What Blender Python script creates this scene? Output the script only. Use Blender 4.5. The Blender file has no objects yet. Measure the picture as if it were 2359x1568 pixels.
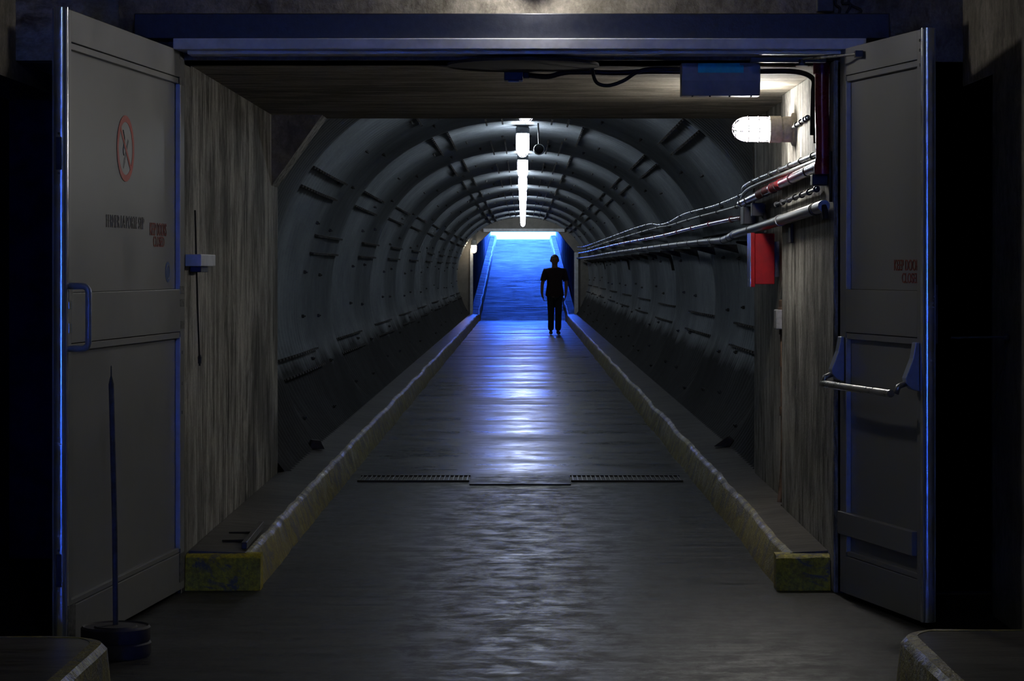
import bpy, bmesh, math, random
from mathutils import Vector, Matrix, noise
random.seed(7)
PI = math.pi
sc = bpy.context.scene
COL = sc.collection
W_PX, F_PX, CX, CY, EYE = 2359.0, 5600.0, 1205.0, 617.0, 1.47

# ------------------------------------------------------------------ helpers
class MB:
    def __init__(s): s.v = []; s.f = []; s.m = []; s.mi = 0
    def add(s, vs, fs):
        b = len(s.v); s.v += [tuple(v) for v in vs]
        for f in fs: s.f.append(tuple(b+i for i in f)); s.m.append(s.mi)
        return s
    def box(s, x0, x1, y0, y1, z0, z1):
        vs = [(x, y, z) for z in (z0, z1) for y in (y0, y1) for x in (x0, x1)]
        return s.add(vs, [(0,2,3,1),(4,5,7,6),(0,1,5,4),(2,6,7,3),(0,4,6,2),(1,3,7,5)])
    def hexa(s, a, b):   # two quads of four points, a -> b
        return s.add(list(a)+list(b), [(3,2,1,0),(4,5,6,7),(0,1,5,4),(1,2,6,5),(2,3,7,6),(3,0,4,7)])
    def prism(s, poly, off):  # poly: 3d points, off: extrusion vector
        n = len(poly); off = Vector(off)
        vs = [Vector(p) for p in poly]; vs += [p+off for p in vs]
        fs = [tuple(range(n-1, -1, -1)), tuple(range(n, 2*n))]
        fs += [(i, (i+1) % n, n+(i+1) % n, n+i) for i in range(n)]
        return s.add(vs, fs)
    def tube(s, pts, r, n=10, caps=True):
        pts = [Vector(p) for p in pts]; k = len(pts)
        rs = r if isinstance(r, (list, tuple)) else [r]*k
        vs = []; up = None
        for i in range(k):
            t = (pts[min(i+1, k-1)]-pts[max(i-1, 0)]).normalized()
            if up is None:
                up = Vector((0, 0, 1)) if abs(t.z) < .9 else Vector((1, 0, 0))
            a = t.cross(up).normalized(); up = a.cross(t).normalized()
            for j in range(n):
                q = 2*PI*j/n
                vs.append(pts[i]+(a*math.cos(q)+up*math.sin(q))*rs[i])
        fs = [(i*n+j, i*n+(j+1) % n, (i+1)*n+(j+1) % n, (i+1)*n+j) for i in range(k-1) for j in range(n)]
        if caps: fs += [tuple(range(n-1, -1, -1)), tuple(range((k-1)*n, k*n))]
        return s.add(vs, fs)
    def lathe(s, prof, o=(0, 0, 0), ax=(0, 0, 1), n=24):  # prof: (r, h)
        ax = Vector(ax).normalized(); o = Vector(o)
        u = Vector((1, 0, 0)) if abs(ax.x) < .9 else Vector((0, 1, 0))
        a = ax.cross(u).normalized(); b = ax.cross(a)
        k = len(prof)
        vs = [o+ax*h+(a*math.cos(2*PI*j/n)+b*math.sin(2*PI*j/n))*max(r, 1e-4) for r, h in prof for j in range(n)]
        fs = [(i*n+j, i*n+(j+1) % n, (i+1)*n+(j+1) % n, (i+1)*n+j) for i in range(k-1) for j in range(n)]
        fs += [tuple(range(n-1, -1, -1)), tuple(range((k-1)*n, k*n))]
        return s.add(vs, fs)
    def torus(s, o, ax, R, r, n=24, m=6):
        ax = Vector(ax).normalized(); o = Vector(o)
        u = Vector((1, 0, 0)) if abs(ax.x) < .9 else Vector((0, 1, 0))
        a = ax.cross(u).normalized(); b = ax.cross(a)
        vs = []
        for i in range(n):
            d = a*math.cos(2*PI*i/n)+b*math.sin(2*PI*i/n)
            for j in range(m):
                q = 2*PI*j/m
                vs.append(o+d*(R+r*math.cos(q))+ax*r*math.sin(q))
        fs = [(i*m+j, i*m+(j+1) % m, ((i+1) % n)*m+(j+1) % m, ((i+1) % n)*m+j) for i in range(n) for j in range(m)]
        return s.add(vs, fs)
    def build(s, name, mat, parent=None, smooth=False, bevel=0, **k):
        me = bpy.data.meshes.new(name)
        me.from_pydata(s.v, [], s.f)
        mats = mat if isinstance(mat, (list, tuple)) else [mat]
        for m in mats: me.materials.append(m)
        if len(mats) > 1: me.polygons.foreach_set('material_index', s.m)
        bm = bmesh.new(); bm.from_mesh(me); bmesh.ops.recalc_face_normals(bm, faces=bm.faces); bm.to_mesh(me); bm.free()
        o = bpy.data.objects.new(name, me); COL.objects.link(o)
        if parent is not None: o.parent = parent
        if smooth:
            me.polygons.foreach_set('use_smooth', [True]*len(me.polygons))
            if smooth == 'auto':
                for e in me.edges: pass
                bm = bmesh.new(); bm.from_mesh(me)
                for e in bm.edges:
                    if len(e.link_faces) == 2 and e.calc_face_angle(0) > .7: e.smooth = False
                bm.to_mesh(me); bm.free()
        if bevel:
            md = o.modifiers.new('bevel', 'BEVEL'); md.width = bevel; md.segments = 2; md.limit_method = 'ANGLE'
        for kk, vv in k.items(): o[kk] = vv
        return o

def thing(name, label, cat, loc=(0, 0, 0), rz=0, group=None):
    o = bpy.data.objects.new(name, None); COL.objects.link(o)
    o.location = loc; o.rotation_euler = (0, 0, rz); o.empty_display_size = .1
    o['label'] = label; o['category'] = cat
    if group: o['group'] = group
    return o
def tag(o, label, cat, group=None):
    o['label'] = label; o['category'] = cat
    if group: o['group'] = group
    return o
def struct(o): o['kind'] = 'structure'; return o
def copy_tree(o, parent=None):
    c = o.copy(); COL.objects.link(c)
    if parent is not None: c.parent = parent
    for ch in list(o.children): copy_tree(ch, c)
    return c

# ------------------------------------------------------------------ materials
class NT:
    def __init__(s, name):
        s.m = bpy.data.materials.new(name); s.m.use_nodes = True
        s.t = s.m.node_tree; s.n = s.t.nodes; s.b = s.n['Principled BSDF']
        s.co = s.n.new('ShaderNodeTexCoord').outputs['Object']
    def link(s, a, b): s.t.links.new(a, b)
    def mapping(s, scale, loc=(0, 0, 0)):
        n = s.n.new('ShaderNodeMapping'); n.inputs['Scale'].default_value = scale; n.inputs['Location'].default_value = loc
        s.link(s.co, n.inputs['Vector']); return n.outputs[0]
    def noise(s, vec, scale, detail=4, rough=.6, dist=0):
        n = s.n.new('ShaderNodeTexNoise'); n.inputs['Scale'].default_value = scale
        n.inputs['Detail'].default_value = detail; n.inputs['Roughness'].default_value = rough; n.inputs['Distortion'].default_value = dist
        s.link(vec, n.inputs['Vector']); return n.outputs['Fac']
    def ramp(s, fac, stops):
        n = s.n.new('ShaderNodeValToRGB'); e = n.color_ramp.elements
        while len(e) < len(stops): e.new(.5)
        for el, (p, c) in zip(e, stops):
            el.position = p; el.color = (c[0], c[1], c[2], 1) if isinstance(c, (tuple, list)) else (c, c, c, 1)
        s.link(fac, n.inputs[0]); return n.outputs[0]
    def math(s, op, a, b=None, c=None):
        n = s.n.new('ShaderNodeMath'); n.operation = op
        for i, x in enumerate((a, b, c)):
            if x is None: continue
            if isinstance(x, (int, float)): n.inputs[i].default_value = x
            else: s.link(x, n.inputs[i])
        return n.outputs[0]
    def mix(s, fac, a, b, mode='MIX'):
        n = s.n.new('ShaderNodeMix'); n.data_type = 'RGBA'; n.blend_type = mode
        for i, x in ((0, fac), (6, a), (7, b)):
            if isinstance(x, (int, float)): n.inputs[i].default_value = x
            elif isinstance(x, (tuple, list)): n.inputs[i].default_value = (*x[:3], 1)
            else: s.link(x, n.inputs[i])
        return n.outputs[2]
    def sep(s):
        n = s.n.new('ShaderNodeSeparateXYZ'); s.link(s.co, n.inputs[0]); return n.outputs
    def bump(s, h, strength=.3, dist=.01):
        n = s.n.new('ShaderNodeBump'); n.inputs['Strength'].default_value = strength; n.inputs['Distance'].default_value = dist
        s.link(h, n.inputs['Height']); s.link(n.outputs[0], s.b.inputs['Normal'])
    def col(s, c):
        if isinstance(c, tuple): s.b.inputs['Base Color'].default_value = (*c, 1)
        else: s.link(c, s.b.inputs['Base Color'])
    def rough(s, r):
        if isinstance(r, (int, float)): s.b.inputs['Roughness'].default_value = r
        else: s.link(r, s.b.inputs['Roughness'])
    def metal(s, v): s.b.inputs['Metallic'].default_value = v

def simple(name, c, rough=.5, metal=0, var=.25, scale=18, spec=.5, bump=.1):
    t = NT(name); n = t.noise(t.co, scale, 3, .65)
    lo = tuple(x*(1-var) for x in c); hi = tuple(min(1, x*(1+var)) for x in c)
    t.col(t.ramp(n, [(.38, lo), (.62, hi)])); t.metal(metal)
    t.rough(t.ramp(n, [(.3, max(0, rough-.08)), (.7, min(1, rough+.08))]))
    t.b.inputs['Specular IOR Level'].default_value = spec
    if bump: t.bump(n, bump, .004)
    return t.m

def concrete(name, base, streak=(1, 1, 1), contrast=.5, rough=.85, dirt=(.35, .33, .27), light=None, bump=.5):
    t = NT(name)
    a = t.noise(t.mapping(streak), 3.6, 6, .66, .5)
    b = t.noise(t.mapping(streak, (5, 3, 1)), 16.0, 4, .7, .4)
    e = t.noise(t.mapping(tuple(.35*x+.25 for x in streak), (2, 7, 4)), 2.6, 5, .7, .8)
    c = t.noise(t.co, .9, 4, .6)
    f = t.noise(t.co, 60, 3, .7)
    dk = tuple(base[i]*(1-contrast)*(.6+dirt[i]) for i in range(3))
    hi = light or tuple(min(1, x*(1+contrast*.8)) for x in base)
    col = t.ramp(a, [(.40, dk), (.50, base), (.61, hi)])
    col = t.mix(.5, col, t.ramp(b, [(.40, dk), (.60, hi)]))
    col = t.mix(t.ramp(c, [(.48, .0), (.60, .6)]), col, dk)
    col = t.mix(t.ramp(e, [(.54, 0), (.62, .55)]), col, hi)
    col = t.mix(.4, col, t.ramp(f, [(.32, .3), (.62, 1.0)]), 'MULTIPLY')
    t.col(col); t.rough(rough); t.b.inputs['Specular IOR Level'].default_value = .3
    h = t.math('ADD', t.math('MULTIPLY', b, .6), t.math('MULTIPLY', f, .35))
    t.bump(h, bump, .012)
    return t.m

M = {}
M['wall_conc'] = concrete('streaked_concrete', (.31, .295, .255), (2.6, 1.3, .26), .85, bump=.7, light=(.62, .60, .54))
M['ceil_conc'] = concrete('board_marked_concrete', (.30, .27, .22), (.28, 3.6, 1), .75)
M['haunch'] = concrete('shade_toned_concrete', (.12, .11, .09), (1, 1, .6), .5)  # wall concrete darkened to stand for shade on the haunch front
M['hall_conc'] = concrete('hall_concrete', (.21, .19, .155), (1, 1, .6), .5)
M['walk_conc'] = concrete('walkway_concrete', (.13, .118, .105), (.5, 3.0, 1), .6, rough=.34, bump=.08)
M['portal_conc'] = simple('portal_plate_paint', (.24, .22, .195), .75, 0, .12, 4)
M['dark_wall'] = simple('dark_blue_wall', (.007, .010, .032), .8, 0, .4, 6, spec=.1)  # near-black blue for the low walls behind the doors
M['beam_paint'] = simple('dark_blue_steel_paint', (.018, .020, .027), .42, 0, .25, 30, bump=.3)
M['frame_alu'] = simple('pale_frame_paint', (.72, .74, .77), .5, 0, .12, 9)

def mk_floor():
    t = NT('worn_concrete_floor')
    s = t.mapping((.22, 2.6, 1))
    a = t.noise(s, 2.2, 6, .7, .3)
    b = t.noise(t.mapping((.35, 5.5, 1), (3, 9, 0)), 3.1, 4, .72)
    lg = t.noise(t.mapping((.25, .8, 1), (1, 4, 0)), 1.6, 5, .7)
    c = t.noise(t.co, 1.1, 5, .62, .6)
    f = t.noise(t.co, 70, 3, .7)
    col = t.ramp(a, [(.40, (.010, .010, .0105)), (.50, (.026, .026, .0265)), (.61, (.062, .061, .061))])
    col = t.mix(.5, col, t.ramp(b, [(.42, (.011, .011, .011)), (.60, (.060, .058, .057))]))
    col = t.mix(t.ramp(c, [(.49, 0), (.57, .6)]), col, (.03, .028, .026))
    col = t.mix(.4, col, t.ramp(f, [(.25, .3), (.7, 1.0)]), 'MULTIPLY')
    o = t.sep(); X, Y = o[0], o[1]
    # saw-cut joints across the road
    jn = None
    wob = t.math('MULTIPLY', t.math('SUBTRACT', t.noise(t.mapping((2.2, .01, 1)), 3, 2), .5), .06); Yw = t.math('ADD', Y, wob)
    for yj, w in ((11.03, .014), (16.25, .030), (20.6, .015), (25.05, .035), (29.6, .02), (34.4, .04), (41, .05), (48, .05), (55, .06), (61, .06)):
        d = t.math('ABSOLUTE', t.math('SUBTRACT', Yw, yj))
        l = t.math('LESS_THAN', d, w)
        jn = l if jn is None else t.math('MAXIMUM', jn, l)
    # ragged lengthwise crack
    wv = t.math('MULTIPLY', t.math('SUBTRACT', t.noise(t.mapping((.01, 1.4, 1)), 2.0, 5, .75), .5), .34)
    cr = t.math('LESS_THAN', t.math('ABSOLUTE', t.math('ADD', X, wv)), t.math('MULTIPLY', c, .026))
    cr = t.math('MULTIPLY', cr, t.math('GREATER_THAN', Y, 22.0))
    pn = t.math('MULTIPLY', t.math('SUBTRACT', t.noise(t.co, 3.5, 6, .7), .5), .55)
    patch = t.math('MULTIPLY', t.math('LESS_THAN', t.math('ADD', Y, pn), 9.55), t.math('GREATER_THAN', t.math('ADD', X, pn), .62))
    col = t.mix(t.math('MULTIPLY', patch, .55), col, (.018, .019, .021))
    dk = t.math('MAXIMUM', jn, t.math('MULTIPLY', cr, .75))
    col = t.mix(t.math('MULTIPLY', dk, .8), col, (.012, .012, .012))
    # chipped screed beside the kerbs
    ed = t.math('MULTIPLY', t.math('GREATER_THAN', t.math('ABSOLUTE', X), 1.02), t.math('GREATER_THAN', t.noise(t.mapping((1, 1, 1)), 9, 4, .7), .47))
    t.col(col)
    pz = t.noise(t.co, 5.5, 5, .75, .3)
    near = t.mix(t.ramp(pz, [(.42, 0), (.62, .85)]), t.ramp(b, [(.40, .36), (.62, .52)]), (.68, .68, .68))
    far = t.mix(t.ramp(pz, [(.48, 0), (.65, .4)]), t.ramp(lg, [(.40, .27), (.60, .50)]), (.60, .60, .60))   # polished by traffic beyond the drain
    r = t.mix(t.math('GREATER_THAN', Y, 17.12), near, far)
    t.rough(r)
    t.b.inputs['Specular IOR Level'].default_value = .33
    h = t.math('ADD', t.math('MULTIPLY', b, .14), t.math('ADD', t.math('MULTIPLY', a, .12), t.math('MULTIPLY', f, .09)))
    h = t.math('SUBTRACT', h, t.math('MULTIPLY', dk, .6))
    h = t.math('ADD', h, t.math('MULTIPLY', ed, .35))
    t.bump(h, .20, .007)
    return t.m
M['floor'] = mk_floor()

def mk_yellow(name, cover, y0, y1, grime):
    t = NT(name)
    a = t.noise(t.mapping((1, 1, 1.2)), 5, 7, .7, .8); f = t.noise(t.co, 50, 4, .7)
    g = t.noise(t.mapping((4, 4, .6)), 6, 5, .7)
    col = t.ramp(f, [(.38, y0), (.62, y1)])
    col = t.mix(t.ramp(g, [(.42, grime), (.58, grime*.35)]), col, (.07, .062, .045))
    col = t.mix(t.ramp(a, [(cover, 0), (cover+.05, .9)]), col, (.13, .125, .12))
    t.col(col); t.rough(t.ramp(a, [(.35, .28), (.65, .7)])); t.bump(t.math('ADD', f, a), .7, .012)
    return t.m
M['yellow'] = mk_yellow('worn_yellow_kerb_paint', .52, (.22, .175, .012), (.46, .375, .03), .7)
M['yellow_fresh'] = mk_yellow('bright_yellow_kerb_paint', .55, (.36, .29, .008), (.75, .63, .02), .35)

def mk_liner():
    t = NT('galvanised_corrugated_steel')
    a = t.noise(t.mapping((1, 1, 1)), 2.0, 6, .65); f = t.noise(t.mapping((3, .8, 3)), 12, 5, .7)
    col = t.ramp(a, [(.3, (.23, .255, .285)), (.6, (.37, .405, .44)), (.8, (.50, .53, .57))])
    col = t.mix(.4, col, t.ramp(f, [(.3, .35), (.7, 1.0)]), 'MULTIPLY')
    z = t.math('ADD', t.sep()[2], t.math('MULTIPLY', t.noise(t.mapping((.4, .5, .4)), 3, 4), .35))
    dirt = t.ramp(t.math('SUBTRACT', z, .02), [(.80, 1), (1.30, 0)])      # brown splash dirt low on the plates
    col = t.mix(t.math('MULTIPLY', dirt, .88), col, (.022, .020, .018))
    t.col(col); t.link(t.math('SUBTRACT', .45, t.math('MULTIPLY', dirt, .4)), t.b.inputs['Metallic']); t.rough(t.mix(dirt, t.ramp(f, [(.3, .32), (.7, .50)]), (.85, .85, .85)))
    t.link(t.math('SUBTRACT', .5, t.math('MULTIPLY', dirt, .4)), t.b.inputs['Specular IOR Level']); t.bump(f, .15, .004)
    return t.m
M['liner'] = mk_liner()
M['rust_steel'] = simple('dark_rusty_steel', (.022, .018, .016), .7, .2, .5, 22, bump=.4)
M['bolt'] = simple('dark_bolt_steel', (.06, .058, .058), .5, .6, .4, 30)
M['door_paint'] = simple('grey_door_enamel', (.20, .20, .195), .42, 0, .05, 3, bump=.02)
M['door_panel'] = simple('grey_door_panel', (.185, .185, .18), .45, 0, .05, 2, bump=.02)
M['alu_edge'] = simple('brushed_aluminium_edge', (.62, .65, .70), .2, .8, .10, 12, bump=.03)
M['strip'] = simple('anodised_strip', (.55, .58, .64), .38, .4, .08, 14)
M['handle'] = simple('pale_painted_handle', (.36, .40, .48), .4, .2, .08, 20)
M['chrome'] = simple('worn_chrome', (.42, .41, .40), .3, .8, .1, 15)
M['plate'] = simple('stained_hinge_plate', (.13, .13, .125), .5, .5, .5, 45)
M['black'] = simple('black_rubber', (.012, .012, .013), .55, 0, .3, 30)
M['dark_metal'] = simple('dark_grey_metal', (.05, .052, .058), .5, .4, .25, 25)
M['sign_red'] = simple('sign_red', (.34, .03, .012), .5, 0, .06, 10, bump=0)
M['sign_white'] = simple('sign_white', (.27, .27, .26), .5, 0, .04, 10, bump=0)
M['sign_black'] = simple('sign_black', (.03, .03, .032), .5, 0, .1, 10, bump=0)
M['text_grey'] = simple('grey_stencil_paint', (.12, .105, .10), .6, 0, .3, 60, bump=0)
M['text_red'] = simple('faded_red_stencil_paint', (.20, .045, .03), .6, 0, .3, 60, bump=0)
M['sticker_blue'] = simple('blue_sticker', (.055, .10, .24), .4, 0, .1, 20, bump=0)
M['box_grey'] = simple('grey_box_enamel', (.45, .42, .38), .45, 0, .1, 12)
M['box_blue'] = simple('blue_box_label', (.02, .85, .80), .4, 0, .08, 14, bump=0)
M['red_paint'] = simple('red_gloss_paint', (.27, .004, .008), .6, 0, .12, 14, spec=.2)
M['red_pipe'] = simple('red_pipe_paint', (.34, .02, .03), .28, .1, .25, 14)
M['grey_pipe'] = simple('grey_pipe_metal', (.20, .20, .195), .42, .55, .25, 16)
M['switch_grey'] = simple('grey_switch_box_paint', (.24, .235, .24), .6, 0, .2, 20)
M['conduit'] = simple('galvanised_conduit', (.30, .31, .33), .3, .8, .15, 6, bump=.01)
M['maroon_pipe'] = simple('maroon_pipe_paint', (.15, .03, .042), .2, .0, .15, 6, bump=.01)
M['rust_pipe'] = simple('rusted_conduit', (.12, .075, .05), .75, .1, .6, 14, bump=.5)
M['lamp_body'] = simple('cream_lamp_housing', (.60, .57, .50), .55, 0, .2, 22)
M['lamp_grey'] = simple('grey_lamp_housing', (.17, .19, .21), .5, .3, .2, 22)
M['guard'] = simple('lamp_guard_wire', (.16, .14, .17), .5, .3, .1, 20)
M['weight'] = simple('dark_rubber_base', (.042, .036, .042), .7, 0, .3, 20, bump=.3)
M['pole'] = simple('worn_blue_grey_pole', (.085, .085, .095), .7, .0, .35, 16)
M['stain'] = simple('dark_round_cover', (.035, .03, .026), .8, 0, .4, 12)
M['ramp_wall'] = simple('ramp_corrugated_wall', (.14, .15, .17), .55, .3, .4, 5, bump=.3)
def mk_ramp():
    t = NT('ridged_ramp_concrete')
    a = t.noise(t.mapping((.22, .9, .4)), 3.0, 7, .7, .3); b = t.noise(t.mapping((.3, .22, .3)), 1.0, 4, .6)
    c = t.noise(t.mapping((.5, 3.5, .5), (4, 1, 2)), 3.0, 5, .7)
    col = t.ramp(a, [(.42, (.008, .008, .008)), (.52, (.035, .035, .035)), (.60, (.16, .16, .16))])
    col = t.mix(t.ramp(b, [(.45, 0), (.55, .6)]), col, (.02, .02, .02))
    t.col(col); t.rough(t.ramp(c, [(.42, .42), (.58, .75)])); t.b.inputs['Specular IOR Level'].default_value = .22
    t.bump(t.math('ADD', a, t.math('MULTIPLY', c, .5)), 1.0, .10)
    return t.m
M['ramp_conc'] = mk_ramp()
M['skin'] = simple('skin', (.30, .17, .11), .55, 0, .08, 10)
M['shirt'] = simple('dark_maroon_cotton', (.030, .010, .013), .85, 0, .2, 30)
M['trousers'] = simple('dark_trousers', (.012, .016, .022), .85, 0, .2, 30)
M['shoe'] = simple('dark_shoe_leather', (.04, .035, .035), .4, 0, .2, 30)
M['hair'] = simple('dark_short_hair', (.02, .014, .01), .6, 0, .3, 60)
def emit(name, c, s):
    t = NT(name); n = t.noise(t.co, 30, 2)
    t.col((1, 1, 1)); t.b.inputs['Emission Color'].default_value = (*c, 1); t.b.inputs['Emission Strength'].default_value = s
    return t.m
L_TUN, L_WALL, L_HALL, L_FAR = 95, 180, 84, 16
M['glow_tunnel'] = emit('lit_tunnel_lamp_glass', (.82, .92, 1.0), L_TUN)
M['glow_wall'] = emit('lit_wall_lamp_glass', (1.0, .97, .91), L_WALL)
M['glow_hall'] = emit('lit_hall_lamp_glass', (1.0, .97, .93), L_HALL)
M['glow_rear_fill'] = emit('cool_fill_lamp_glass', (.62, .80, 1.0), 85)
M['glow_far'] = emit('lit_portal_lamp_glass', (1.0, .88, .66), L_FAR)

# ------------------------------------------------------------------ world, camera
w = bpy.data.worlds.new('sky'); sc.world = w; w.use_nodes = True
bg = w.node_tree.nodes['Background']
bg.inputs[0].default_value = (.036, .14, 1.0, 1); bg.inputs[1].default_value = 46.0

cam = bpy.data.cameras.new('camera'); co = bpy.data.objects.new('camera', cam); COL.objects.link(co)
co.location = (0, 0, EYE); co.rotation_euler = (PI/2, 0, 0)
cam.sensor_width = 36; cam.lens = F_PX/W_PX*36
cam.shift_x = -(CX-W_PX/2)/W_PX; cam.shift_y = (CY-784)/W_PX
cam.clip_end = 400; cam.clip_start = .05
sc.camera = co
vs = sc.view_settings
sc.display_settings.display_device = 'sRGB'
vs.view_transform = 'Standard'; vs.look = 'None'; vs.exposure = 0; vs.gamma = 1
vs.use_curve_mapping = False

cy = sc.cycles
cy.max_bounces = 5; cy.diffuse_bounces = 3; cy.glossy_bounces = 3; cy.transmission_bounces = 2; cy.volume_bounces = 0
cy.caustics_reflective = False; cy.caustics_refractive = False
cy.use_light_tree = False; cy.adaptive_threshold = .02; cy.sample_clamp_indirect = 4

# ------------------------------------------------------------------ shell
YB, YE, YP = 11.0, 15.3, 67.5            # door plane, box end, far portal
XL, XR, XR2, ZC = -1.545, 1.405, 1.455, 2.41
R0, ZT = 1.80, 1.13                     # pipe radius and axis height

fl = MB(); fl.box(-4.2, 4.2, -6.2, YP+.5, -.9, 0)
struct(fl.build('floor', M['floor']))

# hall
h = MB()
h.box(-2.9, -2.3, -6.2, 9.3, 0, 3.8)
h.box(-2.9, -2.3, 9.3, 12.5, 2.32, 3.8)
h.mi = 1
h.box(-2.9, -2.6, 9.3, 12.5, 0, 2.32); h.box(-2.6, -1.83, 12.3, 12.5, 0, 2.32)
h.mi = 0
h.box(-2.3, -1.83, 12.3, 12.5, 2.32, 3.8)
struct(h.build('wall_left', [M['hall_conc'], M['dark_wall']]))
h = MB()
h.box(1.99, 2.9, -6.2, 10.3, 0, 3.8); h.box(1.99, 2.9, 10.3, YB, 2.29, 3.8)
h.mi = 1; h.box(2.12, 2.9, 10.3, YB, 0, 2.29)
struct(h.build('wall_right', [M['hall_conc'], M['dark_wall']]))
h = MB()
h.box(-1.83, 2.9, YB, YB+.3, ZC, 3.8)
h.box(XR+.02, 2.9, YB, YB+.3, 2.29, ZC)
h.mi = 1
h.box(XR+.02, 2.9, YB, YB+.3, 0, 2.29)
struct(h.build('wall_front', [M['hall_conc'], M['dark_wall']]))
h = MB(); h.box(-2.9, 2.9, -6.2, YE+.1, 3.6, 4.2)
struct(h.build('ceiling', M['hall_conc']))
h = MB()   # rear wall with its open daylight doorway
h.box(-2.9, -.32, -6.5, -6.2, 0, 3.8); h.box(.32, 2.9, -6.5, -6.2, 0, 3.8); h.box(-.32, .32, -6.5, -6.2, 1.9, 3.8)
struct(h.build('wall_back', M['hall_conc']))

# entrance box
h = MB(); h.prism([(XL, YB-.02, 0), (XL, YE, 0), (-2.4, YE, 0), (-2.4, 12.5, 0), (-1.83, 12.5, 0), (-1.83, YB-.02, 0)], (0, 0, ZC))
h.box(-1.83, XL, YB-.02, YB+.3, ZC-.01, ZC)
for mi, y0, y1 in ((1, 14.925, 14.945), (0, 14.945, YE)):    # corner haunch, shade put into the darker colour of its face
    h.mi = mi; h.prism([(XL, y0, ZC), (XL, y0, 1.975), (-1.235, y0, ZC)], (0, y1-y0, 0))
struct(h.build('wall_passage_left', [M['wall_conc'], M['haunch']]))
h = MB(); h.box(XR, 2.3, YB, 13.2, 0, ZC); h.box(XR2, 2.3, 13.2, YE, 0, ZC)
struct(h.build('wall_passage_right', M['wall_conc'], bevel=.008))
h = MB(); h.box(-2.3, 2.3, YB+.02, YE, ZC, 3.7)
struct(h.build('ceiling_passage', M['ceil_conc']))

# corrugated steel pipe-arch: rings whose mouths step back a little at every joint
JOINTS = [12.4, 18.0, 23.6, 29.5, 35.2, 41.2, 47.6, 53.8, 59.4, 64.4, 70.0]
EA, EU, ED = 1.93, 1.84, 1.47
def inset(y):
    k = max(i for i, j in enumerate(JOINTS) if j <= y)
    f = (y-JOINTS[k])/(JOINTS[k+1]-JOINTS[k])
    A = .095
    if f < .38: return A*math.sin(f/.38*PI/2)
    if f < .90: return A
    return A*(1-(f-.90)/.10)
def base_fade(s):   # the steps die out towards the walkways; s = sine of the direction
    return max(0, min(1, (s+.53)/.25))
def prad(a):     # polar radius of the arch in direction a
    e = 2.2 if math.sin(a) > 0 else 2.0
    c, q = abs(math.cos(a))/EA, abs(math.sin(a))/(EU if math.sin(a) > 0 else ED)
    return (c**e+q**e)**(-1/e)
m = MB(); NA = 112; step = .025; nY = int((YP-YE)/step)
A0, A1 = math.radians(-34.5), math.radians(214.5)
DIRS = [(math.cos(a), math.sin(a), prad(a)) for a in [A0+(A1-A0)*j/NA for j in range(NA+1)]]
vv = []
for i in range(nY+1):
    y = YE+i*step; wv = .013*math.cos(2*PI*(y-YE)/.15); ins = inset(y)
    for c_, s_, pr_ in DIRS:
        r_ = pr_+wv-ins*base_fade(s_); vv.append((r_*c_, y, ZT+r_*s_))
ff = [(i*(NA+1)+j, i*(NA+1)+j+1, (i+1)*(NA+1)+j+1, (i+1)*(NA+1)+j) for i in range(nY) for j in range(NA)]
m.add(vv, ff)
liner = m.build('wall_tunnel', M['liner'], smooth=True); struct(liner)
# opaque earth fill round the pipe so no sky leaks
h = MB(); h.box(-2.6, -2.0, YE, YP+.3, -.9, 3.4); h.box(2.0, 2.6, YE, YP+.3, -.9, 3.4); h.box(-2.6, 2.6, YE, YP+.3, 3.1, 3.6)
struct(h.build('wall_tunnel_surround', M['hall_conc']))

# longitudinal seam bars and bolts: parts of the lining
def bar_pts(mb, a, y0, L):
    n = int(L/.15); prof = []
    for i in range(n):
        prof += [(y0+i*.15, .044), (y0+i*.15+.085, .044), (y0+i*.15+.09, .026), (y0+i*.15+.145, .026)]
    ra = math.radians(a); d = Vector((-math.cos(ra), 0, -math.sin(ra))); t = Vector((-math.sin(ra), 0, math.cos(ra)))
    r_ = prad(ra); c = Vector((math.cos(ra)*r_, 0, ZT+math.sin(ra)*r_))
    top = [c+Vector((0, y, 0))+d*(inset(y)+e) for y, e in prof]
    bot = [c+Vector((0, y, 0))+d*(inset(y)-.02) for y, e in prof[::4]+[prof[-1]]][::-1]
    poly = top+bot
    mb.prism([p-t*.008 for p in poly], t*.016)
seams_A = [145, 150, 191, 195.6, 114, 119, 46, 50.5, -4, -10, 226, 71]
seams_B = [160.5, 165.3, 96.5, 101.5, 76, 81, 20, 24]
bars = []
for yj in JOINTS[1:]:
    for a in seams_A: bars.append((a, yj-.15))
    for a in seams_B: bars.append((a, yj+2.5-5.6 if yj < 19 else yj+2.5-5.8))
bars = [(a, max(y, YE+.05)) for a, y in bars if y+3.1 < YP and a < 205]
bars.sort(key=lambda t: t[1])
for a, y in bars[:98]:
    mb = MB(); bar_pts(mb, a, y, 2.85 if y > 15.5 else 1.5); mb.build('seam_bar', M['rust_steel'], liner)
mb = MB()
for a, y in bars[98:]: bar_pts(mb, a, y, 2.95)
o = mb.build('seam_bars_far', M['rust_steel'], liner); o['kind'] = 'stuff'
bolts = []
for yj in JOINTS[1:-1]:
    for y, off, sp in ((yj-.12, 0, 10.5), (yj+1.9, 5, 12.0), (yj-2.2, 2, 13.0)):
        if y < YE+.3 or y > YP-.4: continue
        y2 = YE+round((y-YE)/.15)*.15+.075
        for j in range(25):
            a = -27+off+j*sp
            if a < 207: bolts.append((a+random.uniform(-2, 2), y2))
bolts.sort(key=lambda t: t[1])
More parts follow.
